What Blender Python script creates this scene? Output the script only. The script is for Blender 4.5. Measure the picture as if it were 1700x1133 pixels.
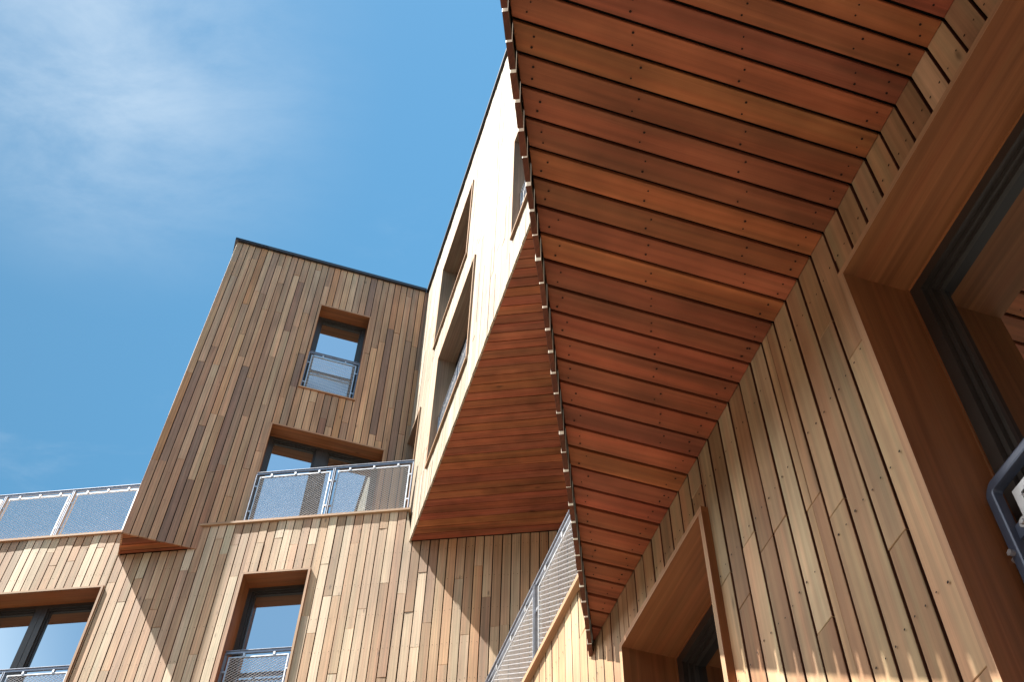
import bpy, math, random
import numpy as np
from mathutils import Matrix, Vector

random.seed(11)
SC = bpy.context.scene
for ob in list(bpy.data.objects):
    bpy.data.objects.remove(ob)
COL = SC.collection
R = math.radians

# ------------------------------------------------------------------ camera
CAM_Z = 1.6
F_PX, PITCH, ROLL = 1901.9, R(53.38), R(1.738)
G1, G2 = R(-16.168), R(8.608)          # the two plan directions of the twisted storeys
cp, sp, cr, sr = math.cos(PITCH), math.sin(PITCH), math.cos(ROLL), math.sin(ROLL)
fw = Vector((0, cp, sp)); up0 = Vector((0, -sp, cp)); rt0 = Vector((1, 0, 0))
rt = rt0 * cr + up0 * sr
up = up0 * cr - rt0 * sr
cam_d = bpy.data.cameras.new('camera'); cam = bpy.data.objects.new('camera', cam_d); COL.objects.link(cam)
cam_d.sensor_width = 36.0; cam_d.lens = 36.0 * F_PX / 1700.0
cam_d.clip_start = 0.05; cam_d.clip_end = 2000
M = Matrix((rt, up, -fw)).transposed().to_4x4(); M.translation = Vector((0, 0, CAM_Z))
cam.matrix_world = M
SC.camera = cam

# ------------------------------------------------------------------ sky, sun, exposure
SUN_EL, SUN_AZ = R(60.3), R(-98.0)     # azimuth clockwise from +Y
EXPOSURE, SUN_E, SKY_E = 1.75, 5.0, 0.072
SC.view_settings.view_transform = 'Standard'
SC.view_settings.look = 'None'
SC.view_settings.exposure = EXPOSURE
SC.view_settings.gamma = 1.0
wd = bpy.data.worlds.new('World'); SC.world = wd; wd.use_nodes = True
nt = wd.node_tree; nt.nodes.clear()
def N(t, **k):
    n = nt.nodes.new(t)
    for a, b in k.items(): setattr(n, a, b)
    return n
def LK(a, b): nt.links.new(a, b)
sky = N('ShaderNodeTexSky', sky_type='NISHITA', sun_disc=False, sun_elevation=SUN_EL, sun_rotation=SUN_AZ % (2 * math.pi),
        air_density=1.0, dust_density=0.3, ozone_density=2.0)
hs = N('ShaderNodeHueSaturation'); hs.inputs['Hue'].default_value = 0.475; hs.inputs['Saturation'].default_value = 1.20; hs.inputs['Value'].default_value = 1.0
LK(sky.outputs[0], hs.inputs['Color'])
geo = N('ShaderNodeTexCoord'); sep = N('ShaderNodeSeparateXYZ'); LK(geo.outputs['Generated'], sep.inputs[0])
# thin cirrus: a sheet high above, so a direction is divided by its height
mz = N('ShaderNodeMath', operation='MAXIMUM'); LK(sep.outputs[2], mz.inputs[0]); mz.inputs[1].default_value = 0.08
dx = N('ShaderNodeMath', operation='DIVIDE'); LK(sep.outputs[0], dx.inputs[0]); LK(mz.outputs[0], dx.inputs[1])
dy = N('ShaderNodeMath', operation='DIVIDE'); LK(sep.outputs[1], dy.inputs[0]); LK(mz.outputs[0], dy.inputs[1])
cmb = N('ShaderNodeCombineXYZ'); LK(dx.outputs[0], cmb.inputs[0]); LK(dy.outputs[0], cmb.inputs[1])
mp = N('ShaderNodeMapping'); mp.inputs['Rotation'].default_value = (0, 0, R(35)); mp.inputs['Scale'].default_value = (2.6, 5.2, 1); LK(cmb.outputs[0], mp.inputs[0])
n1 = N('ShaderNodeTexNoise'); n1.inputs['Scale'].default_value = 2.1; n1.inputs['Detail'].default_value = 9; n1.inputs['Roughness'].default_value = 0.62; n1.inputs['Distortion'].default_value = 0.25
LK(mp.outputs[0], n1.inputs['Vector'])
n2 = N('ShaderNodeTexNoise'); n2.inputs['Scale'].default_value = 2.2; n2.inputs['Detail'].default_value = 3; LK(cmb.outputs[0], n2.inputs['Vector'])
def ramp(src, a, b):
    r = N('ShaderNodeMapRange', interpolation_type='SMOOTHSTEP'); r.inputs['From Min'].default_value = a; r.inputs['From Max'].default_value = b
    LK(src, r.inputs['Value']); return r.outputs[0]
def mul(a, b):
    m = N('ShaderNodeMath', operation='MULTIPLY'); LK(a, m.inputs[0])
    if isinstance(b, (int, float)): m.inputs[1].default_value = b
    else: LK(b, m.inputs[1])
    return m.outputs[0]
# a patch of cirrus in the north-west part of the sky, thin shreds elsewhere
pc = N('ShaderNodeVectorMath', operation='DISTANCE'); LK(cmb.outputs[0], pc.inputs[0]); pc.inputs[1].default_value = (-0.40, 0.44, 0)
patch = ramp(pc.outputs['Value'], 0.30, 0.0)
cl1 = mul(mul(ramp(n1.outputs['Fac'], 0.12, 0.85), patch), 0.74)
cl2 = mul(mul(ramp(n1.outputs['Fac'], 0.50, 0.80), ramp(n2.outputs['Fac'], 0.42, 0.70)), 0.45)
mx = N('ShaderNodeMath', operation='MAXIMUM'); LK(cl1, mx.inputs[0]); LK(cl2, mx.inputs[1])
sx = N('ShaderNodeMapRange'); LK(sep.outputs[0], sx.inputs['Value']); sx.inputs['From Min'].default_value = -.42; sx.inputs['From Max'].default_value = .1
sx.inputs['To Min'].default_value = .66; sx.inputs['To Max'].default_value = 1.08
dk_ = N('ShaderNodeMixRGB', blend_type='MULTIPLY'); dk_.inputs['Fac'].default_value = 1; LK(hs.outputs[0], dk_.inputs['Color1']); LK(sx.outputs[0], dk_.inputs['Color2'])
mc = N('ShaderNodeMixRGB'); LK(mx.outputs[0], mc.inputs['Fac']); LK(dk_.outputs[0], mc.inputs['Color1']); mc.inputs['Color2'].default_value = (2.9, 3.5, 4.1, 1)
# bright patch added to the unseen western sky to light the near wall
fill_el = mul(ramp(sep.outputs[2], .92, .70), ramp(sep.outputs[2], .20, .45))
fill_west = ramp(sep.outputs[0], -.52, -.76)
mh = N('ShaderNodeMixRGB'); LK(mul(mul(fill_el, fill_west), .9), mh.inputs['Fac']); LK(mc.outputs[0], mh.inputs['Color1']); mh.inputs['Color2'].default_value = (17.5, 16.8, 15.6, 1)
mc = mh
# thin high veil over the southern sky
vs = mul(mul(ramp(sep.outputs[1], .05, -.35), ramp(sep.outputs[2], .25, .45)), .32)
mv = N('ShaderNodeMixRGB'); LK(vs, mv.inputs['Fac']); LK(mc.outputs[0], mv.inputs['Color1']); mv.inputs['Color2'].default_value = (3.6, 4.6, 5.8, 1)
mc = mv
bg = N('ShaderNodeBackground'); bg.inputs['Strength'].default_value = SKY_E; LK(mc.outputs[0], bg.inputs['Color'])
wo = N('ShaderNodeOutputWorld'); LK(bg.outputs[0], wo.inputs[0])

sd = bpy.data.lights.new('sun', 'SUN'); so = bpy.data.objects.new('sun', sd); COL.objects.link(so)
sd.energy = SUN_E; sd.angle = R(0.5); sd.color = (1.0, 0.93, 0.83)
sv = Vector((math.cos(SUN_EL) * math.sin(SUN_AZ), math.cos(SUN_EL) * math.cos(SUN_AZ), math.sin(SUN_EL)))
so.rotation_euler = sv.to_track_quat('Z', 'Y').to_euler(); so.location = sv * 60

# ------------------------------------------------------------------ materials
def new_mat(name):
    m = bpy.data.materials.new(name); m.use_nodes = True
    t = m.node_tree; b = t.nodes['Principled BSDF']
    return m, t, b

def wood(name, stops, along=0.55, grain=0.20, streak=0.22, rough=0.62, spec=0.3, knots=True, jit=0.16, rings=.10, tint=.05, blotch=.17, zone=.10, zscale=.8):
    """Cedar board: the colour of each board by its own random number, grain along the board's UV."""
    m, t, b = new_mat(name)
    def n(ty, **k):
        x = t.nodes.new(ty)
        for a, c in k.items(): setattr(x, a, c)
        return x
    L = t.links.new
    g = n('ShaderNodeNewGeometry'); uv = n('ShaderNodeUVMap')
    cr_ = n('ShaderNodeValToRGB'); cr_.color_ramp.interpolation = 'LINEAR'
    els = cr_.color_ramp.elements
    while len(els) < len(stops): els.new(0.5)
    for i, (p, c) in enumerate(stops):
        els[i].position = p; els[i].color = (*c, 1)
    L(g.outputs['Random Per Island'], cr_.inputs[0])
    wn = n('ShaderNodeTexWhiteNoise', noise_dimensions='1D'); ml = n('ShaderNodeMath', operation='MULTIPLY'); ml.inputs[1].default_value = 873.1
    L(g.outputs['Random Per Island'], ml.inputs[0]); L(ml.outputs[0], wn.inputs['W'])
    def mapped(sx, sy, detail, rough_, dist, scale=1.0):
        mp_ = n('ShaderNodeMapping'); mp_.inputs['Scale'].default_value = (sx, sy, 1); L(uv.outputs[0], mp_.inputs[0])
        x = n('ShaderNodeTexNoise'); x.inputs['Scale'].default_value = scale; x.inputs['Detail'].default_value = detail
        x.inputs['Roughness'].default_value = rough_; x.inputs['Distortion'].default_value = dist
        L(mp_.outputs[0], x.inputs['Vector']); return x.outputs['Fac']
    def rng(src, lo, hi, a=0.25, c=0.75):
        r = n('ShaderNodeMapRange'); r.inputs['From Min'].default_value = a; r.inputs['From Max'].default_value = c
        r.inputs['To Min'].default_value = lo; r.inputs['To Max'].default_value = hi; L(src, r.inputs['Value']); return r.outputs[0]
    def times(col, fac):
        x = n('ShaderNodeMixRGB', blend_type='MULTIPLY'); x.inputs['Fac'].default_value = 1
        L(col, x.inputs['Color1']); L(fac, x.inputs['Color2']); return x.outputs[0]
    gr = mapped(3.0 * along, 210, 4, 0.6, 0.25)
    st = mapped(1.1 * along, 16, 4, 0.6, 0.8)
    cloudy = mapped(2.3 * along, 5, 3, 0.5, 0.3)
    # growth rings: bands across the board, bent by slow noise along it
    wmap = n('ShaderNodeMapping'); wmap.inputs['Scale'].default_value = (0.45 * along, 10, 1); L(uv.outputs[0], wmap.inputs[0])
    wv = n('ShaderNodeTexWave', wave_type='BANDS', bands_direction='Y'); wv.inputs['Scale'].default_value = 0.9
    wv.inputs['Distortion'].default_value = 11.0; wv.inputs['Detail'].default_value = 2.5; wv.inputs['Detail Scale'].default_value = 0.8
    L(wmap.outputs[0], wv.inputs['Vector'])
    c = cr_.outputs[0]
    c = times(c, rng(wn.outputs['Value'], 1 - jit, 1 + jit, 0, 1))
    c = times(c, rng(st, 1 - streak, 1 + streak * 0.8))
    c = times(c, rng(cloudy, 1 - blotch, 1 + blotch * .8))
    c = times(c, rng(gr, 1 - grain, 1 + grain * 0.7))
    c = times(c, rng(wv.outputs['Fac'], 1 - rings, 1 + rings * .5, 0, 1))
    oc = n('ShaderNodeTexCoord'); zn = n('ShaderNodeTexNoise'); zn.inputs['Scale'].default_value = zscale; zn.inputs['Detail'].default_value = 4
    L(oc.outputs['Object'], zn.inputs['Vector']); c = times(c, rng(zn.outputs['Fac'], 1 - zone, 1 + zone))
    hue = mapped(1.0 * along, 11, 3, 0.5, 0.6)
    tr = n('ShaderNodeValToRGB'); tr.color_ramp.elements[0].position = .35; tr.color_ramp.elements[1].position = .65
    tr.color_ramp.elements[0].color = (1 + tint, 1 - tint * .7, 1 - tint, 1); tr.color_ramp.elements[1].color = (1 - tint, 1 + tint * .4, 1 + tint * .2, 1)
    L(hue, tr.inputs[0]); c = times(c, tr.outputs[0])
    if knots:
        kmap = n('ShaderNodeMapping'); kmap.inputs['Scale'].default_value = (1.5, 5.0, 1); L(uv.outputs[0], kmap.inputs[0])
        vo = n('ShaderNodeTexVoronoi'); vo.inputs['Scale'].default_value = 1.0; L(kmap.outputs[0], vo.inputs['Vector'])
        kd = n('ShaderNodeMapRange', interpolation_type='SMOOTHSTEP'); kd.inputs['From Min'].default_value = 0.02; kd.inputs['From Max'].default_value = 0.085
        kd.inputs['To Min'].default_value = 0.42; kd.inputs['To Max'].default_value = 1.0; L(vo.outputs['Distance'], kd.inputs['Value'])
        c = times(c, kd.outputs[0])
    L(c, b.inputs['Base Color'])
    b.inputs['Roughness'].default_value = rough; b.inputs['Specular IOR Level'].default_value = spec
    bp = n('ShaderNodeBump'); bp.inputs['Strength'].default_value = 0.18; bp.inputs['Distance'].default_value = 0.002
    L(gr, bp.inputs['Height']); L(bp.outputs[0], b.inputs['Normal'])
    return m

def plain(name, col, rough=0.5, metal=0.0, spec=0.5, var=0.0, scale=30):
    m, t, b = new_mat(name)
    b.inputs['Base Color'].default_value = (*col, 1); b.inputs['Roughness'].default_value = rough
    b.inputs['Metallic'].default_value = metal; b.inputs['Specular IOR Level'].default_value = spec
    if var:
        x = t.nodes.new('ShaderNodeTexNoise'); x.inputs['Scale'].default_value = scale; x.inputs['Detail'].default_value = 5
        tc = t.nodes.new('ShaderNodeTexCoord'); t.links.new(tc.outputs['Object'], x.inputs['Vector'])
        r = t.nodes.new('ShaderNodeMapRange'); r.inputs['From Min'].default_value = .3; r.inputs['From Max'].default_value = .7
        r.inputs['To Min'].default_value = 1 - var; r.inputs['To Max'].default_value = 1 + var; t.links.new(x.outputs['Fac'], r.inputs['Value'])
        k = t.nodes.new('ShaderNodeMixRGB'); k.blend_type = 'MULTIPLY'; k.inputs['Fac'].default_value = 1; k.inputs['Color1'].default_value = (*col, 1)
        t.links.new(r.outputs[0], k.inputs['Color2']); t.links.new(k.outputs[0], b.inputs['Base Color'])
        r2 = t.nodes.new('ShaderNodeMapRange'); r2.inputs['To Min'].default_value = rough * .8; r2.inputs['To Max'].default_value = min(1, rough * 1.25)
        t.links.new(x.outputs['Fac'], r2.inputs['Value']); t.links.new(r2.outputs[0], b.inputs['Roughness'])
    return m

PAL_WEATHERED = [(0.0, (.56, .41, .27)), (.16, (.49, .33, .205)), (.32, (.42, .265, .155)), (.46, (.53, .36, .22)),
                 (.60, (.66, .53, .38)), (.72, (.60, .47, .32)), (.84, (.44, .30, .20)), (.94, (.36, .225, .14)), (1.0, (.50, .30, .16))]
PAL_TOWER = [(0.0, (0.564, 0.358, 0.221)), (.2, (0.465, 0.287, 0.174)), (.4, (0.380, 0.237, 0.157)), (.55, (0.508, 0.306, 0.174)),
             (.68, (0.281, 0.176, 0.131)), (.80, (0.564, 0.384, 0.243)), (.92, (0.508, 0.261, 0.122)), (1.0, (0.253, 0.150, 0.107))]
PAL_NEAR = [(0.0, (0.413, 0.276, 0.161)), (.22, (0.346, 0.216, 0.117)), (.42, (0.394, 0.244, 0.131)), (.58, (0.509, 0.386, 0.244)),
            (.72, (0.288, 0.161, 0.083)), (.86, (0.442, 0.299, 0.174)), (1.0, (0.355, 0.235, 0.139))]
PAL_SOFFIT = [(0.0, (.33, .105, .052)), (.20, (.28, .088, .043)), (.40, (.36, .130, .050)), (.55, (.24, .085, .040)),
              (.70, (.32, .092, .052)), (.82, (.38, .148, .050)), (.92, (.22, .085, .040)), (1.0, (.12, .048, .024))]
M_WEATH = wood('weathered_cedar', PAL_WEATHERED)
M_TOWER = wood('weathered_brown_cedar', PAL_TOWER)
M_NEAR = wood('near_cedar', PAL_NEAR, grain=0.10, streak=0.28, jit=.17, rings=.07, tint=.08, zone=.16, zscale=3.5)
M_PALE = wood('bleached_cedar', [(0, (0.386, 0.328, 0.252)), (.4, (0.340, 0.273, 0.198)), (.7, (0.423, 0.364, 0.288)), (1, (0.368, 0.300, 0.225))], jit=.10, streak=.22, grain=.2)
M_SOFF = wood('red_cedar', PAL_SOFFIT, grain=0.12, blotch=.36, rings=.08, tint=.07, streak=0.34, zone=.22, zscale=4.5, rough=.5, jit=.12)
M_TRIM = wood('cedar_trim', [(0, (.32, .135, .050)), (.5, (.27, .105, .040)), (1, (.30, .12, .047))], grain=0.13, streak=0.34, rough=.5, jit=.10, rings=.07)
M_TRIMW = wood('weathered_trim', [(0, (.27, .185, .125)), (1, (.24, .16, .105))], grain=.14, streak=.28, knots=False, jit=.06)
M_TRIMP = wood('pale_cedar_trim', [(0, (.47, .29, .17)), (1, (.42, .25, .145))], grain=0.12, streak=0.12, knots=False, jit=.05)
M_END = wood('cedar_end_grain', [(0, (.13, .045, .026)), (1, (.10, .034, .02))], knots=False)
M_BACK = plain('black_membrane', (.012, .011, .010), .9, spec=.1)
M_NAIL = plain('nail_steel', (.018, .012, .010), .7, 0, .2)
M_FRAME = plain('dark_window_frame', (.032, .028, .025), .38, 0, .5, .15, 12)
M_CAP = plain('dark_roof_metal', (.045, .045, .05), .42, .5, .5, .1, 8)
M_STEEL = plain('weathered_steel', (.27, .30, .36), .45, .75, .5, .14, 25)
M_GALV = plain('galvanised_steel', (.50, .52, .55), .42, .85, .5, .14, 25)
M_MESH = plain('galvanised_mesh', (.52, .55, .60), .6, .0, .2)
M_RAILD = plain('blue_grey_powder_coat', (.075, .10, .16), .32, .25, .5, .08, 20)
M_CORE = plain('dark_core', (.03, .028, .025), .95, spec=.1)
M_DECK = plain('terrace_slab', (.30, .29, .28), .9, var=.12, scale=4)
def glass_mat():
    m, t, b = new_mat('coated_glass')
    b.inputs['Base Color'].default_value = (.54, .635, .70, 1); b.inputs['Metallic'].default_value = 1.0; b.inputs['Roughness'].default_value = .012
    x = t.nodes.new('ShaderNodeTexNoise'); x.inputs['Scale'].default_value = 1.3; tc = t.nodes.new('ShaderNodeTexCoord')
    t.links.new(tc.outputs['Object'], x.inputs['Vector'])
    bp = t.nodes.new('ShaderNodeBump'); bp.inputs['Strength'].default_value = .03; bp.inputs['Distance'].default_value = .01
    t.links.new(x.outputs['Fac'], bp.inputs['Height']); t.links.new(bp.outputs[0], b.inputs['Normal'])
    return m
M_GLASS = glass_mat()

# ------------------------------------------------------------------ frames and mesh builder
def hd(a): return np.array([math.sin(a), math.cos(a), 0.0])
def nd(a): return np.array([math.cos(a), -math.sin(a), 0.0])
H1, N1, H2, N2 = hd(G1), nd(G1), hd(G2), nd(G2)
ZU = np.array([0, 0, 1.0]); O0 = np.array([0, 0, CAM_Z])
DL = G2 - G1; CD, SD = math.cos(DL), math.sin(DL)

class Fr:
    """Local frame of a surface: u, v lie in it, w points out of it."""
    def __init__(s, o, u, v, w):
        s.o, s.u, s.v, s.w = np.array(o, float), u, v, w
        s.flip = np.dot(np.cross(u, v), w) < 0
    def p(s, u, v, w): return s.o + s.u * u + s.v * v + s.w * w

D1, DA, DT, NU = 1.6484, 9.495, 10.774, -0.259     # wall planes, metres from the camera along each plan direction
F_W1 = Fr(O0 + N1 * D1, H1, ZU, -N1)                # near wall and projecting wing: u = distance along the wall
F_T = Fr(O0 + H1 * DT, N1, ZU, -H1)
F_A = Fr(O0 + H2 * DA, N2, ZU, -H2)
F_U = Fr(O0 + N2 * NU, H2, ZU, -N2)

class MB:
    def __init__(s): s.v, s.f, s.uv, s.m = [], [], [], []
    def poly(s, pts, uvs, mat=0, flip=False):
        i = len(s.v); s.v += [tuple(p) for p in pts]; idx = list(range(i, i + len(pts)))
        if flip: idx.reverse(); uvs = list(reversed(uvs))
        s.f.append(idx); s.uv.append(uvs); s.m.append(mat)
    def solid(s, P, faces, uvf, mat=0, flip=False):
        i = len(s.v); s.v += [tuple(p) for p in P]
        for f in faces:
            g = list(reversed(f)) if flip else list(f)
            s.f.append([i + k for k in g]); s.uv.append([uvf(k, f) for k in g]); s.m.append(mat)
    def box(s, F, u0, u1, v0, v1, w0, w1, mat=0, bev=0.0):
        c = [(u0, v0, w0), (u1, v0, w0), (u1, v1, w0), (u0, v1, w0), (u0, v0, w1), (u1, v0, w1), (u1, v1, w1), (u0, v1, w1)]
        P = [F.p(*q) for q in c]
        ext = (abs(u1 - u0), abs(v1 - v0), abs(w1 - w0)); a = ext.index(max(ext)); o1, o2 = random.uniform(0, 60), random.uniform(0, 60)
        def uvf(k, f):
            fixed = [j for j in range(3) if len({c[q][j] for q in f}) == 1]; fx = fixed[0] if fixed else 2
            if fx == a: b_, d_ = [j for j in range(3) if j != a]; return (c[k][b_] + o1, c[k][d_] + o2)
            d_ = [j for j in range(3) if j not in (a, fx)][0]
            return (c[k][a] + o1, c[k][d_] + o2)
        s.solid(P, [(3, 2, 1, 0), (4, 5, 6, 7), (0, 1, 5, 4), (1, 2, 6, 5), (2, 3, 7, 6), (3, 0, 4, 7)], uvf, mat, F.flip)
    def bar(s, a, b, half_w, half_t, wdir, mat=0):
        """Flat bar from a to b; wdir = direction of its width."""
        a, b = np.array(a), np.array(b); d = b - a; L = np.linalg.norm(d); d = d / L
        w = np.array(wdir) - d * np.dot(wdir, d); w /= np.linalg.norm(w); t = np.cross(d, w)
        F = Fr(a, d, w, t); s.box(F, 0, L, -half_w, half_w, -half_t, half_t, mat)
    def tube(s, pts, r, mat=0, seg=10, ref=None, sq=2.0):
        pts = [np.array(p, float) for p in pts]; n = len(pts); rings = []
        rr = lambda a: r / (abs(math.cos(a)) ** sq + abs(math.sin(a)) ** sq) ** (1 / sq)
        for i, p in enumerate(pts):
            d = (pts[min(i + 1, n - 1)] - pts[max(i - 1, 0)]); d /= np.linalg.norm(d)
            if ref is None: ref = np.cross(d, [0.3, 0.5, 0.81])
            x = ref - d * np.dot(ref, d); x /= np.linalg.norm(x); y = np.cross(d, x); ref = x
            rings.append([p + rr(2 * math.pi * k / seg) * (math.cos(2 * math.pi * k / seg) * x + math.sin(2 * math.pi * k / seg) * y) for k in range(seg)])
        i0 = len(s.v)
        for rg in rings: s.v += [tuple(q) for q in rg]
        for i in range(n - 1):
            for k in range(seg):
                k2 = (k + 1) % seg
                s.f.append([i0 + i * seg + k, i0 + i * seg + k2, i0 + (i + 1) * seg + k2, i0 + (i + 1) * seg + k])
                s.uv.append([(0, 0)] * 4); s.m.append(mat)
        for e, rev in ((0, True), (n - 1, False)):
            f = [i0 + e * seg + k for k in range(seg)]
            if rev: f.reverse()
            s.f.append(f); s.uv.append([(0, 0)] * seg); s.m.append(mat)
    def disc(s, F, u, v, w, r, mat=0, seg=7, h=.0012):
        ph = random.random()
        a = [F.p(u + r * math.cos(2 * math.pi * (k + ph) / seg), v + r * math.sin(2 * math.pi * (k + ph) / seg), w + h) for k in range(seg)]
        s.poly(a, [(0, 0)] * seg, mat, F.flip)
    def build(s, name, mats, parent=None, smooth=False):
        me = bpy.data.meshes.new(name); me.from_pydata(s.v, [], s.f)
        ul = me.uv_layers.new(name='UVMap')
        ul.data.foreach_set('uv', [x for f in s.uv for q in f for x in q])
        me.polygons.foreach_set('material_index', s.m)
        if smooth: me.polygons.foreach_set('use_smooth', [True] * len(s.f))
        for m in (mats if isinstance(mats, (list, tuple)) else [mats]): me.materials.append(m)
        me.update()
        o = bpy.data.objects.new(name, me); COL.objects.link(o)
        if parent is not None:
            o.parent = parent; o.matrix_parent_inverse = Matrix.Translation(-parent.matrix_world.translation)
        return o

def thing(name, loc, label, cat, group=None):
    o = bpy.data.objects.new(name, None); COL.objects.link(o); o.location = Vector(loc); o.empty_display_size = .2
    o.matrix_world = Matrix.Translation(Vector(loc))
    o['label'] = label; o['category'] = cat
    if group: o['group'] = group
    return o

# ------------------------------------------------------------------ cladding
def const(x): return lambda u: x
def clad(mb, F, ua, ub, vlo, vhi, pitch=.104, gap=.010, th=.020, holes=(), joints=(1.3, 3.4), start=None, nails=None, nail_r=.0032,
         back=True, back_lo=None, edge=.0018, prot=.0016, vary=True, endmat=0, sidemat=0):
    """Boards along v, laid side by side along u. Slots: 0 boards, 1 backing, 2 nails. back_lo: backing starts higher than the boards."""
    if callable(vlo) is False: vlo = const(vlo)
    if callable(vhi) is False: vhi = const(vhi)
    u = ua if start is None else start
    while u < ub - 1e-4:
        wv = pitch * (1.0 if (not vary or random.random() > .05) else random.choice((.93, 1.06)))
        c0, c1 = max(u, ua), min(u + wv, ub); u += wv
        if c1 - c0 < .012: continue
        b0, b1 = c0, c1 - gap
        if b1 - b0 < .006: continue
        # joint heights of this column
        lo, hi = min(vlo(c0), vlo(c1)), max(vhi(c0), vhi(c1))
        js = []
        if joints:
            z = lo - random.uniform(0, joints[1])
            while z < hi: z += random.uniform(*joints); js.append(z)
        cuts = sorted({b0, b1} | {x for h in holes for x in (h[0], h[1]) if b0 + .004 < x < b1 - .004})
        for a, b in zip(cuts[:-1], cuts[1:]):
            mid = (a + b) / 2; ivs = [(vlo, vhi)]
            lo_m, hi_m = vlo(mid), vhi(mid)
            spans = [(lo_m, hi_m, True, True)]
            for h in holes:
                if h[0] < mid < h[1]:
                    nx = []
                    for s0, s1, t0, t1 in spans:
                        if h[3] <= s0 or h[2] >= s1: nx.append((s0, s1, t0, t1)); continue
                        if h[2] > s0: nx.append((s0, h[2], t0, False))
                        if h[3] < s1: nx.append((h[3], s1, False, t1))
                    spans = nx
            for s0, s1, t0, t1 in spans:
                f0 = (lambda uu, q=s0, t=t0: vlo(uu) if t else q); f1 = (lambda uu, q=s1, t=t1: vhi(uu) if t else q)
                if f1(a) - f0(a) < .003 and f1(b) - f0(b) < .003: continue
                if back:
                    k0 = (lambda uu: max(f0(uu), back_lo)) if back_lo is not None else f0
                    e0, e1 = (c0 if a == b0 else a), (c1 if b == b1 else b)
                    q = [(e0, k0(e0)), (e1, k0(e1)), (e1, max(f1(e1), k0(e1))), (e0, max(f1(e0), k0(e0)))]
                    mb.poly([F.p(x, y, -th - .008) for x, y in q], q, 1, F.flip)
                jj = [j for j in js if s0 + .15 < j < s1 - .15]
                bounds = [None] + jj + [None]
                hj = random.uniform(-.005, .005) if endmat else 0.0
                for k in range(len(bounds) - 1):
                    g = .0016
                    l0 = (lambda uu, q=hj: f0(uu) + q) if bounds[k] is None else (lambda uu, q=bounds[k]: q + g)
                    l1 = (lambda uu: f1(uu)) if bounds[k + 1] is None else (lambda uu, q=bounds[k + 1]: q - g)
                    dj = random.uniform(-prot, prot); tl = random.uniform(-.0012, .0012)
                    board(mb, F, a, b, l0, l1, th, dj, tl, edge, endmat, sidemat)
            if nails is not None:
                for v in nails:
                    for s0, s1, t0, t1 in spans:
                        if max(vlo(a), vlo(b), s0) + .03 < v < min(vhi(a), vhi(b), s1) - .03 and (b - a) > .06:
                            for fr in (.23, .77):
                                mb.disc(F, a + (b - a) * fr + random.uniform(-.004, .004), v + random.uniform(-.012, .012), .0022,
                                        nail_r * random.uniform(.8, 1.3), 2)

def board(mb, F, a, b, l0, l1, th, dj, tl, e, endmat=0, sidemat=0):
    o1, o2 = random.uniform(0, 80), random.uniform(0, 80)
    q = [(a, max(l0(a), -1e9)), (b, l0(b)), (b, max(l1(b), l0(b))), (a, max(l1(a), l0(a)))]
    ee = min(e, (b - a) * .2)
    inn = [(a + ee, l0(a + ee) + ee), (b - ee, l0(b - ee) + ee), (b - ee, max(l1(b - ee) - ee, l0(b - ee) + ee)), (a + ee, max(l1(a + ee) - ee, l0(a + ee) + ee))]
    P = [F.p(x, y, dj + tl * (1 if i in (1, 2) else -1)) for i, (x, y) in enumerate(inn)]
    P += [F.p(x, y, dj - e + tl * (1 if i in (1, 2) else -1)) for i, (x, y) in enumerate(q)]
    P += [F.p(x, y, -th) for x, y in q]
    cs = inn + q + q
    def uvf(k, f):
        x, y = cs[k]; z = th if k >= 8 else 0
        return (y + o1, x + z + o2)
    fs = [(0, 1, 2, 3)]
    for i in range(4):
        j = (i + 1) % 4; fs.append((i + 4, j + 4, j, i)); fs.append((i + 8, j + 8, j + 4, i + 4))
    fs.append((11, 10, 9, 8))
    k = len(mb.m); mb.solid(P, fs, uvf, 0, F.flip)
    if sidemat: mb.m[k + 4] = mb.m[k + 8] = sidemat      # sawn edges, not weathered
    if endmat: mb.m[k + 1] = mb.m[k + 2] = endmat      # the lower end: end grain

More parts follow.
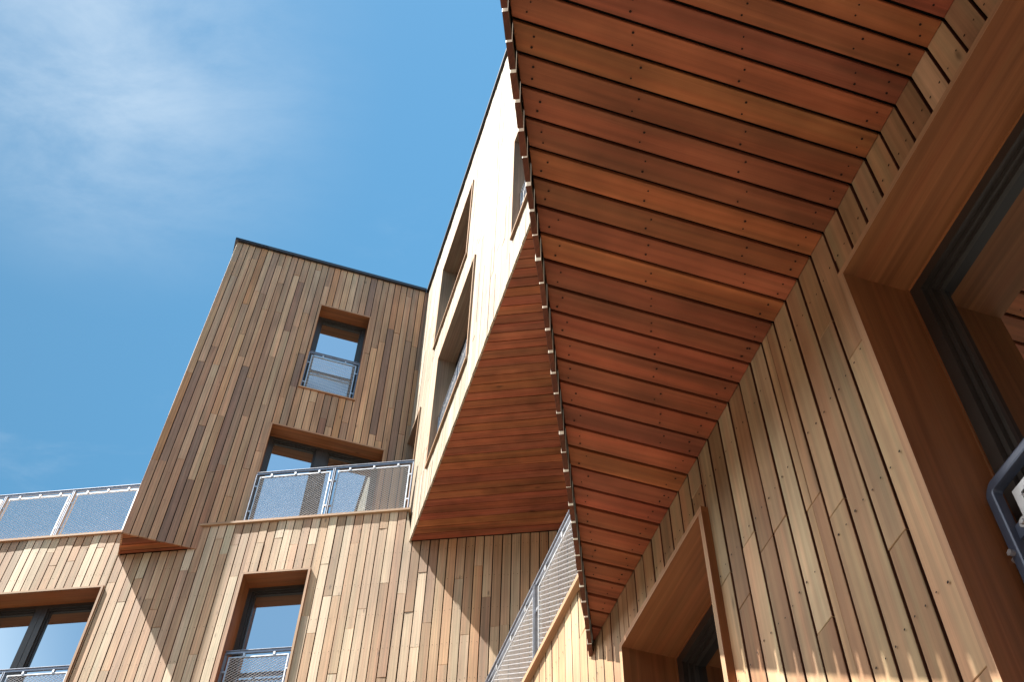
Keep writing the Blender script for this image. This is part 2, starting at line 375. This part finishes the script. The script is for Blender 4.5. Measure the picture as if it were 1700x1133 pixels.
# ------------------------------------------------------------------ windows: frame mesh > casing, pane
def window(parent, F, u0, u1, v0, v1, depth=.23, lining=.026, prot=.03, mull=None, trim=None, sill=True, fw_=.055):
    """Opening u0..u1, v0..v1 in the outer face of casing; the lining runs back to the frame."""
    trim = trim or M_TRIM
    cs = MB(); d0 = -depth - .05
    cs.box(F, u0, u0 + lining, v0 + lining, v1 - lining, d0, prot)
    cs.box(F, u1 - lining, u1, v0 + lining, v1 - lining, d0, prot)
    cs.box(F, u0, u1, v1 - lining, v1, d0, prot)
    cs.box(F, u0, u1, v0, v0 + lining, d0, prot + (.008 if sill else 0))
    for k in range(4): cs.m[6 * k + 1] = 1                 # the exposed front edges are weathered
    fr = MB(); a0, a1, b0, b1 = u0 + lining, u1 - lining, v0 + lining, v1 - lining
    # stepped frame: outer box, then slimmer rebates
    def ring(x0, x1, y0, y1, w, z0, z1):
        fr.box(F, x0, x0 + w, y0, y1, z0, z1); fr.box(F, x1 - w, x1, y0, y1, z0, z1)
        fr.box(F, x0 + w, x1 - w, y1 - w, y1, z0, z1); fr.box(F, x0 + w, x1 - w, y0, y0 + w, z0, z1)
    ring(a0, a1, b0, b1, fw_, -depth - .07, -depth)
    bd = .008
    for q in ((a0, a0 + bd, b0, b1), (a1 - bd, a1, b0, b1), (a0 + bd, a1 - bd, b1 - bd, b1)):
        cs.box(F, q[0] + .0005, q[1] - .0005, q[2] + .0005, q[3] - .0005, -depth - .01, -depth + .006)
    bays = [(a0 + fw_, a1 - fw_)]
    if mull is not None:
        m0, m1 = mull; fr.box(F, m0, m1, b0 + fw_, b1 - fw_, -depth - .07, -depth + .002)
        fr.box(F, (m0 + m1) / 2 - .004, (m0 + m1) / 2 + .004, b0 + fw_, b1 - fw_, -depth + .002, -depth + .006)
        bays = [(a0 + fw_, m0), (m1, a1 - fw_)]
    for x0, x1 in bays:
        ring(x0, x1, b0 + fw_, b1 - fw_, .018, -depth - .075, -depth - .022)
        ring(x0 + .018, x1 - .018, b0 + fw_ + .018, b1 - fw_ - .018, .016, -depth - .08, -depth - .040)
    w = fr.build('window', M_FRAME, parent)
    cs.build('casing', [trim, M_TRIMP], w)
    for x0, x1 in bays:
        g = MB(); g.box(F, x0 + .03, x1 - .03, b0 + fw_ + .03, b1 - fw_ - .03, -depth - .066, -depth - .056)
        g.build('pane', M_GLASS, w)
    return w

# ------------------------------------------------------------------ railings
def lattice(mb, F, u0, u1, v0, v1, w, pu=.043, pv=.028, hw=.0031, ht=.0009, tilt=.9):
    """Expanded metal: two families of slanted strands with their faces turned out of the sheet."""
    sl = pv / pu; H = v1 - v0
    for sgn in (1, -1):
        k0 = u0 - H / sl if sgn > 0 else u0; k1 = u1 if sgn > 0 else u1 + H / sl
        k = k0 + pu * .5
        while k < k1:
            # line: v = v0 + sgn*sl*(u-k)
            if sgn > 0: ua, ub = max(u0, k), min(u1, k + H / sl)
            else: ua, ub = max(u0, k - H / sl), min(u1, k)
            if ub - ua > .01:
                va, vb = v0 + sgn * sl * (ua - k), v0 + sgn * sl * (ub - k)
                off = .0011 * sgn
                mb.bar(F.p(ua, va, w + off), F.p(ub, vb, w + off), hw, ht, F.v * math.cos(tilt) + F.w * math.sin(tilt) * sgn * .9)
            k += pu
def railing(F, u0, u1, v0, v1, w, panels, label, posts=True, dark=False, group=None, bot=None, name='railing', rail_v=.035, mesh_pu=.053):
    """Rail v0..v1 high, w in front of the face; panels of expanded metal in flat-bar frames, clipped to the posts and rail."""
    root = thing(name, F.p((u0 + u1) / 2, v0, w), label, 'railing', group)
    metal = M_RAILD if dark else M_STEEL
    tr = MB(); tr.box(F, u0, u1, v1 - rail_v, v1, w - .012, w + .012); tr.box(F, u0, u1, v1 - .004, v1 + .003, w - .022, w + .022)
    tr.build('top_rail', metal, root)
    L = (u1 - u0) / panels; pb = v0 if bot is None else bot
    px = [u0 + L * i for i in range(panels + 1)]
    if posts:
        for i, x in enumerate(px):
            s = [(-.005, .005)] if False else [(-.014, -.006), (.006, .014)]
            if i == 0: s = [(0, .012)]
            elif i == panels: s = [(-.012, 0)]
            pm = MB()
            for a, b in s: pm.box(F, x + a, x + b, v0, v1 - rail_v, w - .025, w + .025)
            pm.build('post', metal, root)
    for i in range(panels):
        a, b = px[i] + .045, px[i + 1] - .045; y0, y1 = pb + .035, v1 - rail_v - .042
        pm = MB(); t = .011
        pm.box(F, a, b, y1 - .014, y1, w - t, w + t); pm.box(F, a, b, y0, y0 + .014, w - t, w + t)
        pm.box(F, a, a + .014, y0 + .014, y1 - .014, w - t, w + t); pm.box(F, b - .014, b, y0 + .014, y1 - .014, w - t, w + t)
        n = max(2, int((b - a) / .38) + 1)
        for k in range(n):
            x = a + (b - a) * (k + .5) / n
            pm.box(F, x - .011, x + .011, y1, v1 - rail_v, w - .016, w + .016)
        for y in (y0 + (y1 - y0) * .22, y0 + (y1 - y0) * .78):
            pm.box(F, a - .034, a, y - .010, y + .010, w - .014, w + .014); pm.box(F, b, b + .034, y - .010, y + .010, w - .014, w + .014)
        p = pm.build('mesh_panel', M_GALV, root)
        lm = MB(); lattice(lm, F, a + .012, b - .012, y0 + .012, y1 - .012, w + .003, mesh_pu, mesh_pu * .68)
        lm.build('expanded_mesh', M_MESH, p)
    return root

# ================================================================== ground
g = MB()
for rx, z in ((260, 0.0),):
    pts = [np.array([math.cos(a) * rx, math.sin(a) * rx, z]) for a in [2 * math.pi * k / 64 for k in range(64)]]
    g.poly(pts, [(p[0], p[1]) for p in pts])
def paving():
    m, t, b = new_mat('pale_paving')
    n = t.nodes.new; L = t.links.new
    tc = n('ShaderNodeTexCoord'); br = n('ShaderNodeTexBrick'); br.inputs['Scale'].default_value = 1.6; br.inputs['Mortar Size'].default_value = .008
    br.inputs['Color1'].default_value = (.13, .105, .085, 1); br.inputs['Color2'].default_value = (.10, .08, .065, 1); br.inputs['Mortar'].default_value = (.05, .045, .04, 1)
    L(tc.outputs['Object'], br.inputs['Vector'])
    x = n('ShaderNodeTexNoise'); x.inputs['Scale'].default_value = 1.2; x.inputs['Detail'].default_value = 6; L(tc.outputs['Object'], x.inputs['Vector'])
    r = n('ShaderNodeMapRange'); r.inputs['To Min'].default_value = .8; r.inputs['To Max'].default_value = 1.2; L(x.outputs['Fac'], r.inputs['Value'])
    k = n('ShaderNodeMixRGB'); k.blend_type = 'MULTIPLY'; k.inputs['Fac'].default_value = 1; L(br.outputs['Color'], k.inputs['Color1']); L(r.outputs[0], k.inputs['Color2'])
    L(k.outputs[0], b.inputs['Base Color']); b.inputs['Roughness'].default_value = .85
    return m
go = g.build('ground', paving()); go['kind'] = 'structure'

# ================================================================== levels (relative to the camera height)
GR = -CAM_Z
Z_S1 = 3.543                      # underside of the near overhang
Z_CW = 4.055                      # parapet top of the near wall past the overhang's tip
Z_M, Z_TS, Z_CA, Z_RF = 9.20, 9.345, 9.74, 15.84
T_TIP = 4.24
def n1_of_U(t1, c=NU): return (c + t1 * SD) / CD          # plan line of the overhang's face, seen from the other direction
def n2_of_M(t2): return (D1 - t2 * SD) / CD
def n2_of_Tleft(t2): return (-1.564 - t2 * SD) / CD
def n2_of_T(t2): return (t2 * CD - DT) / SD

# ================================================================== near lower block
lower = thing('lower_block', F_W1.p(3, GR, 0), 'near timber wall of wide upright boards with deep framed windows, under the red brown overhang', 'building')
BIGW = (.06, 1.712, 1.16, 3.252); SMALLW = (2.853, 3.755, 1.16, 3.244)
mb = MB()
holesW = [BIGW, SMALLW, (-3, -1.5, 1.16, 3.25), (2.2, 3.75, GR, .6), (5.4, 7.0, 1.16, 3.25)]
nail_rows = [GR + .25 + .47 * k for k in range(14)]
clad(mb, F_W1, -4.511, 9.70, GR + .05, lambda u: Z_S1 + .015 if u < T_TIP else Z_CW - .03, start=-4.511, gap=.0125, vary=False, sidemat=3, holes=holesW, joints=(.9, 2.6), nails=nail_rows, nail_r=.0036, prot=.0012)
mb.build('wall', [M_NEAR, M_BACK, M_NAIL, M_END], lower)
for u0, u1, v0, v1 in holesW:
    window(lower, F_W1, u0, u1, v0, v1, depth=.225, lining=.028, prot=.018 if u0 == BIGW[0] else .03, trim=M_TRIM,
           mull=((u0 + u1) / 2 - .07, (u0 + u1) / 2 + .07) if (u1 - u0) > 1.2 and u0 != BIGW[0] else None)
cp_ = MB(); cp_.box(F_W1, 4.20, 9.68, Z_CW - .030, Z_CW, -.30, .032); cp_.build('parapet_cap', M_TRIMP, lower)
cr2 = MB(); F_IN = Fr(O0, N1, H1, ZU)
cr2.box(F_IN, D1 + .45, 9, -4.5, 9.6, GR, Z_S1 - .06)
cr2.build('inner_wall', M_CORE, lower)
dk = MB()
pl = [(D1 + .03, T_TIP + .02), (D1 + .03, 9.70), (n1_of_U(9.70) - .0, 9.70)]
top = [F_IN.p(a, b, Z_CW - .10) for a, b in pl]; bt = [F_IN.p(a, b, Z_CW - .22) for a, b in pl]
dk.poly(top, pl); dk.poly(bt[::-1], pl[::-1])
for i in range(3):
    j = (i + 1) % 3; dk.poly([bt[i], bt[j], top[j], top[i]], [(0, 0)] * 4)
dk.build('balcony_floor', M_DECK, lower)

# ================================================================== overhanging block (grid 2) on top of it
over = thing('overhanging_block', F_U.p(4, Z_S1, 0), 'red brown cedar plank overhang seen from below, its jagged board edge running up the middle', 'building')
F_S1 = Fr(O0 + ZU * Z_S1, H1, N1, -ZU)
mb = MB()
clad(mb, F_S1, -3.679, T_TIP - .02, lambda u: n1_of_U(u, NU + .026), lambda u: D1 - .0015, start=-3.679, gap=.013, joints=None,
     nails=None, edge=.002, prot=.001, vary=False)
# nails of the soffit: two by two on lines that follow the outer edge, and one line by the wall
for i in range(400):
    u = -3.679 + .104 * i
    if u > T_TIP - .15: break
    lo, hi = n1_of_U(u + .045, NU + .026), D1
    for n in [lo + .055, lo + .42, lo + .80, lo + 1.2, lo + 1.6, lo + 2.0, hi - .055]:
        if lo + .04 < n < hi - .04 and (n > hi - .06 or n < hi - .16):
            for k in (.026, .066):
                mb.disc(F_S1, u + k + random.uniform(-.005, .005), n + random.uniform(-.014, .014), .0022, .0037 * random.uniform(.8, 1.3), 2)
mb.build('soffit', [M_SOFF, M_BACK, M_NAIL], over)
mb = MB()
clad(mb, F_U, -4.2, 9.47, Z_S1 - .052, Z_M + .02, pitch=.1035, gap=.010, joints=(1.2, 3.2), back_lo=Z_S1 - .016, prot=.0022, endmat=3)
mb.build('wall', [M_PALE, M_BACK, M_NAIL, M_END], over)
c2 = MB(); F_IN2 = Fr(O0, N2, H2, ZU)
c2.box(F_IN2, NU + .06, 9, -4.2, 9.40, Z_S1 + .06, Z_M - .04); c2.build('inner_wall', M_CORE, over)

# ================================================================== back block
back = thing('back_block', F_A.p(-5, GR, 0), 'sunlit lower back wall of honey coloured upright boards below the two balcony railings', 'building')
WA1 = (-7.74, -6.117, 6.83, 8.862); WA2 = (-4.484, -3.672, 6.83, 8.896)
hA = [WA1, WA2]
for dz in (-2.9, -5.8):
    hA += [(-7.74, -6.117, 6.83 + dz, 8.86 + dz), (-4.484, -3.672, 6.83 + dz, 8.896 + dz)]
mb = MB()
def topA(u):
    if u > -2.567: return Z_M
    if -6.105 < u < -5.165: return Z_TS - .002
    return Z_CA - .034
clad(mb, F_A, -14, -.27, GR + .05, topA, pitch=.1051, gap=.0105, start=-14 + .03, holes=hA, sidemat=3, joints=(.9, 3.0), nails=[GR + .3 + .45 * k for k in range(25)], nail_r=.0035, prot=.0026)
mb.build('wall', [M_WEATH, M_BACK, M_NAIL, M_END], back)
for h in hA:
    window(back, F_A, *h, depth=.215, mull=(-6.995, -6.85) if h[0] < -7 else None, prot=.022)
cpA = MB(); cpA.box(F_A, -14, -6.125, Z_CA - .032, Z_CA, -.30, .026); cpA.box(F_A, -5.185, -2.60, Z_CA - .032, Z_CA, -.30, .026)
cpA.build('parapet_cap', M_TRIMP, back)
c3 = MB(); c3.box(F_IN2, -14, NU - .02, DA + .45, 17, GR, Z_CA - .18); c3.build('inner_wall', M_DECK, back)

# ================================================================== tower
tower = thing('tower_block', F_T.p(0, Z_TS, 0), 'tall shaded brown timber block with dark roof edge, one narrow window above a balcony door', 'building')
WT1 = (-.030, .800, 12.655, 14.728); WT2 = (-.258, 1.350, 9.66, 11.80)
mb = MB()
clad(mb, F_T, -1.564, D1 + .02, Z_TS, Z_RF - .03, pitch=.1020, gap=.0105, holes=[WT1, WT2], sidemat=3, joints=(.7, 2.9), nails=[Z_TS + .2 + .45 * k for k in range(15)], nail_r=.0032, prot=.0026)
mb.build('wall', [M_TOWER, M_BACK, M_NAIL, M_END], tower)
F_TL = Fr(O0 + N1 * -1.564, H1, ZU, -N1)
mb = MB(); clad(mb, F_TL, DT + .002, 17, Z_TS, Z_RF - .03, gap=.0095)
mb.build('wall', [M_TOWER, M_BACK, M_NAIL], tower)
window(tower, F_T, *WT1, depth=.21, prot=.012)
window(tower, F_T, *WT2, depth=.21, prot=.012, mull=(.44, .595))
F_TS = Fr(O0 + ZU * Z_TS, H2, N2, -ZU)
mb = MB()
clad(mb, F_TS, DT * CD - 1.564 * SD + .004, DA - .003, lambda u: max(n2_of_Tleft(u), -99), lambda u: n2_of_T(u) - .022, pitch=.1051, gap=.010, joints=None, edge=.001)
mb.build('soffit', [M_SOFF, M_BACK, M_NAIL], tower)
rc = MB(); rc.box(F_T, -1.604, D1 - .045, Z_RF - .028, Z_RF + .032, -.5, .042); rc.box(F_TL, DT - .042, 17, Z_RF - .027, Z_RF + .031, -.5, .041)
rc.build('roof_edge', M_CAP, tower)
c4 = MB(); c4.box(F_IN, -1.53, D1 + 6, DT + .42, 17, Z_CA - .1, Z_RF - .02); c4.build('inner_wall', M_CORE, tower)

# ================================================================== projecting wing
wing = thing('projecting_wing', F_W1.p(7, Z_M, 0), 'dazzling sunlit pale timber wing with tall recessed windows and a dark red plank underside', 'building')
WM = [(7.372, 9.085, 9.80, 11.90), (7.89, 9.545, 12.68, 14.70), (4.12, 5.785, 9.77, 11.91), (10.02, 10.74, 9.66, 11.99), (4.6, 6.2, 12.68, 14.7)]
WM = WM[:4]
mb = MB()
clad(mb, F_W1, -2.5, DT - .024, Z_M, Z_RF - .03, holes=WM, joints=(1.0, 3.2), start=-2.5 + .036, gap=.010, prot=.0022, sidemat=3)
mb.build('wall', [M_PALE, M_BACK, M_NAIL, M_END], wing)
for i, h in enumerate(WM):
    window(wing, F_W1, *h, depth=.215, prot=.022, lining=.028, trim=M_TRIMW, mull=((h[0] + h[1]) / 2 - .07, (h[0] + h[1]) / 2 + .07) if i < 3 else None)
F_MS = Fr(O0 + ZU * Z_M, H2, N2, -ZU)
mb = MB()
clad(mb, F_MS, 4.55, DA - .004, lambda u: n2_of_M(u) + .022, lambda u: NU - .004, start=4.55 + .0, pitch=.1051, gap=.008, joints=None, nails=None, edge=.0015)
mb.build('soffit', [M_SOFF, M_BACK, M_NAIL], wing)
rc = MB(); rc.box(F_W1, -2.5, DT, Z_RF - .03, Z_RF + .03, -.5, .040); rc.build('roof_edge', M_CAP, wing)
c5 = MB(); c5.box(F_IN, D1 + .46, 9, -2.5, DT + .4, Z_M + .06, Z_RF - .02); c5.build('inner_wall', M_CORE, wing)

# ================================================================== railings
GRP = 'galvanised mesh railings of the timber building'
railing(F_A, -14.0 + .52, -6.16, Z_CA, Z_CA + .875, -.06, 8, 'mesh railing along the roof terrace, standing against open sky beside the tall brown block', group=GRP, mesh_pu=.060)
railing(F_A, -4.66, -2.635, Z_CA, Z_CA + .885, -.04, 2, 'two panel mesh railing in front of the wide balcony door of the brown tower', group=GRP)
railing(F_W1, 4.27, 8.4, Z_CW, Z_CW + .885, -.105, 4, 'slanting mesh railing on the near parapet, beside the tip of the red overhang', group=GRP)
railing(F_A, -4.455, -3.70, 6.86, 7.845, -.075, 1, 'mesh guard across the narrow window in the sunlit lower wall', posts=True, group=GRP)
railing(F_A, -7.71, -6.146, 6.86, 7.80, -.075, 2, 'mesh guard across the wide double window in the sunlit lower wall', group=GRP)
railing(F_T, -.002, .772, 12.685, 13.62, -.09, 1, 'mesh guard across the only upper window of the brown tower', group=GRP)
railing(F_W1, 7.405, 9.05, 9.83, 10.75, -.09, 2, 'mesh guard deep inside the tall window of the sunlit wing, just above its underside', group=GRP)
railing(F_W1, 4.155, 5.75, 9.80, 10.75, -.09, 2, 'mesh guard in the sunlit wing window half hidden by the near overhang', group=GRP)

# near window guard: dark tube frame with rounded corners, pale bar frame and mesh
def near_guard():
    F = F_W1; u1 = BIGW[1] - .028; u0 = BIGW[0] + .03; w = -.165; vt, vb = 2.215, 1.20
    root = thing('window_guard', F.p((u0 + u1) / 2, vb, w), 'dark blue steel guard with rounded corner and mesh infill at the near dark window', 'railing', GRP)
    r = .0162; x1, x0 = u1 - .012 - r, u0 + .012 + r; rad = .026
    def arc(cx, cy, a0, a1): return [(cx + rad * math.cos(a0 + (a1 - a0) * k / 6), cy + rad * math.sin(a0 + (a1 - a0) * k / 6)) for k in range(7)]
    pts = arc(x1 - rad, vb + rad, -math.pi / 2, 0) + arc(x1 - rad, vt - rad, 0, math.pi / 2) + arc(x0 + rad, vt - rad, math.pi / 2, math.pi) + arc(x0 + rad, vb + rad, math.pi, 1.5 * math.pi)
    tb = MB(); tb.tube([F.p(a, b, w) for a, b in pts + pts[:1]], r, 0, 24, ref=F.w, sq=7.0); tb.build('tube_frame', M_RAILD, root)
    a, b, y0, y1 = x0 + .062, x1 - .062, vb + .062, vt - .062
    pm = MB(); t = .0035
    for q in ((a, b, y1 - .026, y1), (a, b, y0, y0 + .026), (a, a + .026, y0 + .026, y1 - .026), (b - .026, b, y0 + .026, y1 - .026)):
        pm.box(F, q[0], q[1], q[2], q[3], w - t, w + t)
    p = pm.build('mesh_panel', M_GALV, root)
    lm = MB(); lattice(lm, F, a + .02, b - .02, y0 + .02, y1 - .02, w + .001, .043, .024); lm.build('expanded_mesh', M_MESH, p)
    for (cx, cy) in [(b + .028, y1 - .10), (b + .028, y0 + .15), (a - .028, y1 - .10), (a - .028, y0 + .15)]:
        bk = MB()
        s = 1 if cx > (a + b) / 2 else -1
        bk.box(F, cx - .045, cx + .045, cy - .022, cy + .022, w - .012, w - .004)
        for k in (-.026,):
            c = [F.p(cx + s * k + .016 * math.cos(2 * math.pi * j / 14), cy + .016 * math.sin(2 * math.pi * j / 14), w + .002) for j in range(14)]
        brk = bk.build('bracket', M_RAILD, root)
        wm = MB(); wm.tube([F.p(cx - s * .022, cy, w - .012), F.p(cx - s * .022, cy, w + .006)], .015, 0, 14); wm.tube([F.p(cx - s * .022, cy, w + .006), F.p(cx - s * .022, cy, w + .012)], .0075, 0, 6)
        wm.build('bolt', M_GALV, brk)
    for cy in (vt - .22, vb + .25):
        fx = MB(); fx.tube([F.p(x1 - .01, cy, w), F.p(u1 + .0, cy, w)], .008, 0, 10); fx.tube([F.p(x1 + .004, cy, w + .016), F.p(x1 + .004, cy, w + .030)], .009, 0, 6)
        fx.build('fixing_bolt', M_GALV, root)
near_guard()

# ================================================================== unseen terraces behind the viewer, added to block low sky light
def blocker_terrace(o, along, out, u0, u1, label):
    root = thing('sky_blocker_house', o, label, 'building')
    F = Fr(o, along, ZU, out)
    wl = MB(); wl.box(F, u0, u1, 0, 13.0, -9, 0); wl.build('wall', M_BRICK, root)
    rf = MB(); n = lambda a, b: None
    A = [F.p(u0 - .4, 12.9, .5), F.p(u1 + .4, 12.9, .5), F.p(u1 + .4, 16.8, -4.5), F.p(u0 - .4, 16.8, -4.5), F.p(u0 - .4, 12.9, -9.5), F.p(u1 + .4, 12.9, -9.5)]
    rf.solid(A, [(0, 1, 2, 3), (3, 2, 5, 4), (0, 3, 4), (1, 5, 2), (1, 0, 4, 5)], lambda k, f: (0, 0), 0, F.flip)
    rf.build('roof', M_SLATE, root)
    u = u0 + 2
    while u < u1 - 2:
        for z in (1.2, 4.6, 7.8, 10.6):
            w = MB(); w.box(F, u, u + 1.2, z, z + 1.6, -.05, .03); ob = w.build('window', M_FRAME, root)
            p = MB(); p.box(F, u + .08, u + 1.12, z + .08, z + 1.52, .03, .036); p.build('pane', M_GLASS, ob)
        u += 6.4
M_BRICK = plain('dark_brick', (.16, .075, .05), .85, var=.25, scale=3); M_SLATE = plain('slate', (.06, .06, .07), .6, var=.2, scale=5)
blocker_terrace((-27, 0, 0), np.array([0, 1.0, 0]), np.array([1.0, 0, 0]), -24, 40, 'long brick terrace with slate roof, added out of view to block low western sky light')
blocker_terrace((0, -26, 0), np.array([1.0, 0, 0]), np.array([0, 1.0, 0]), -36, 26, 'brick terrace with slate roof, added out of view to block low southern sky light')
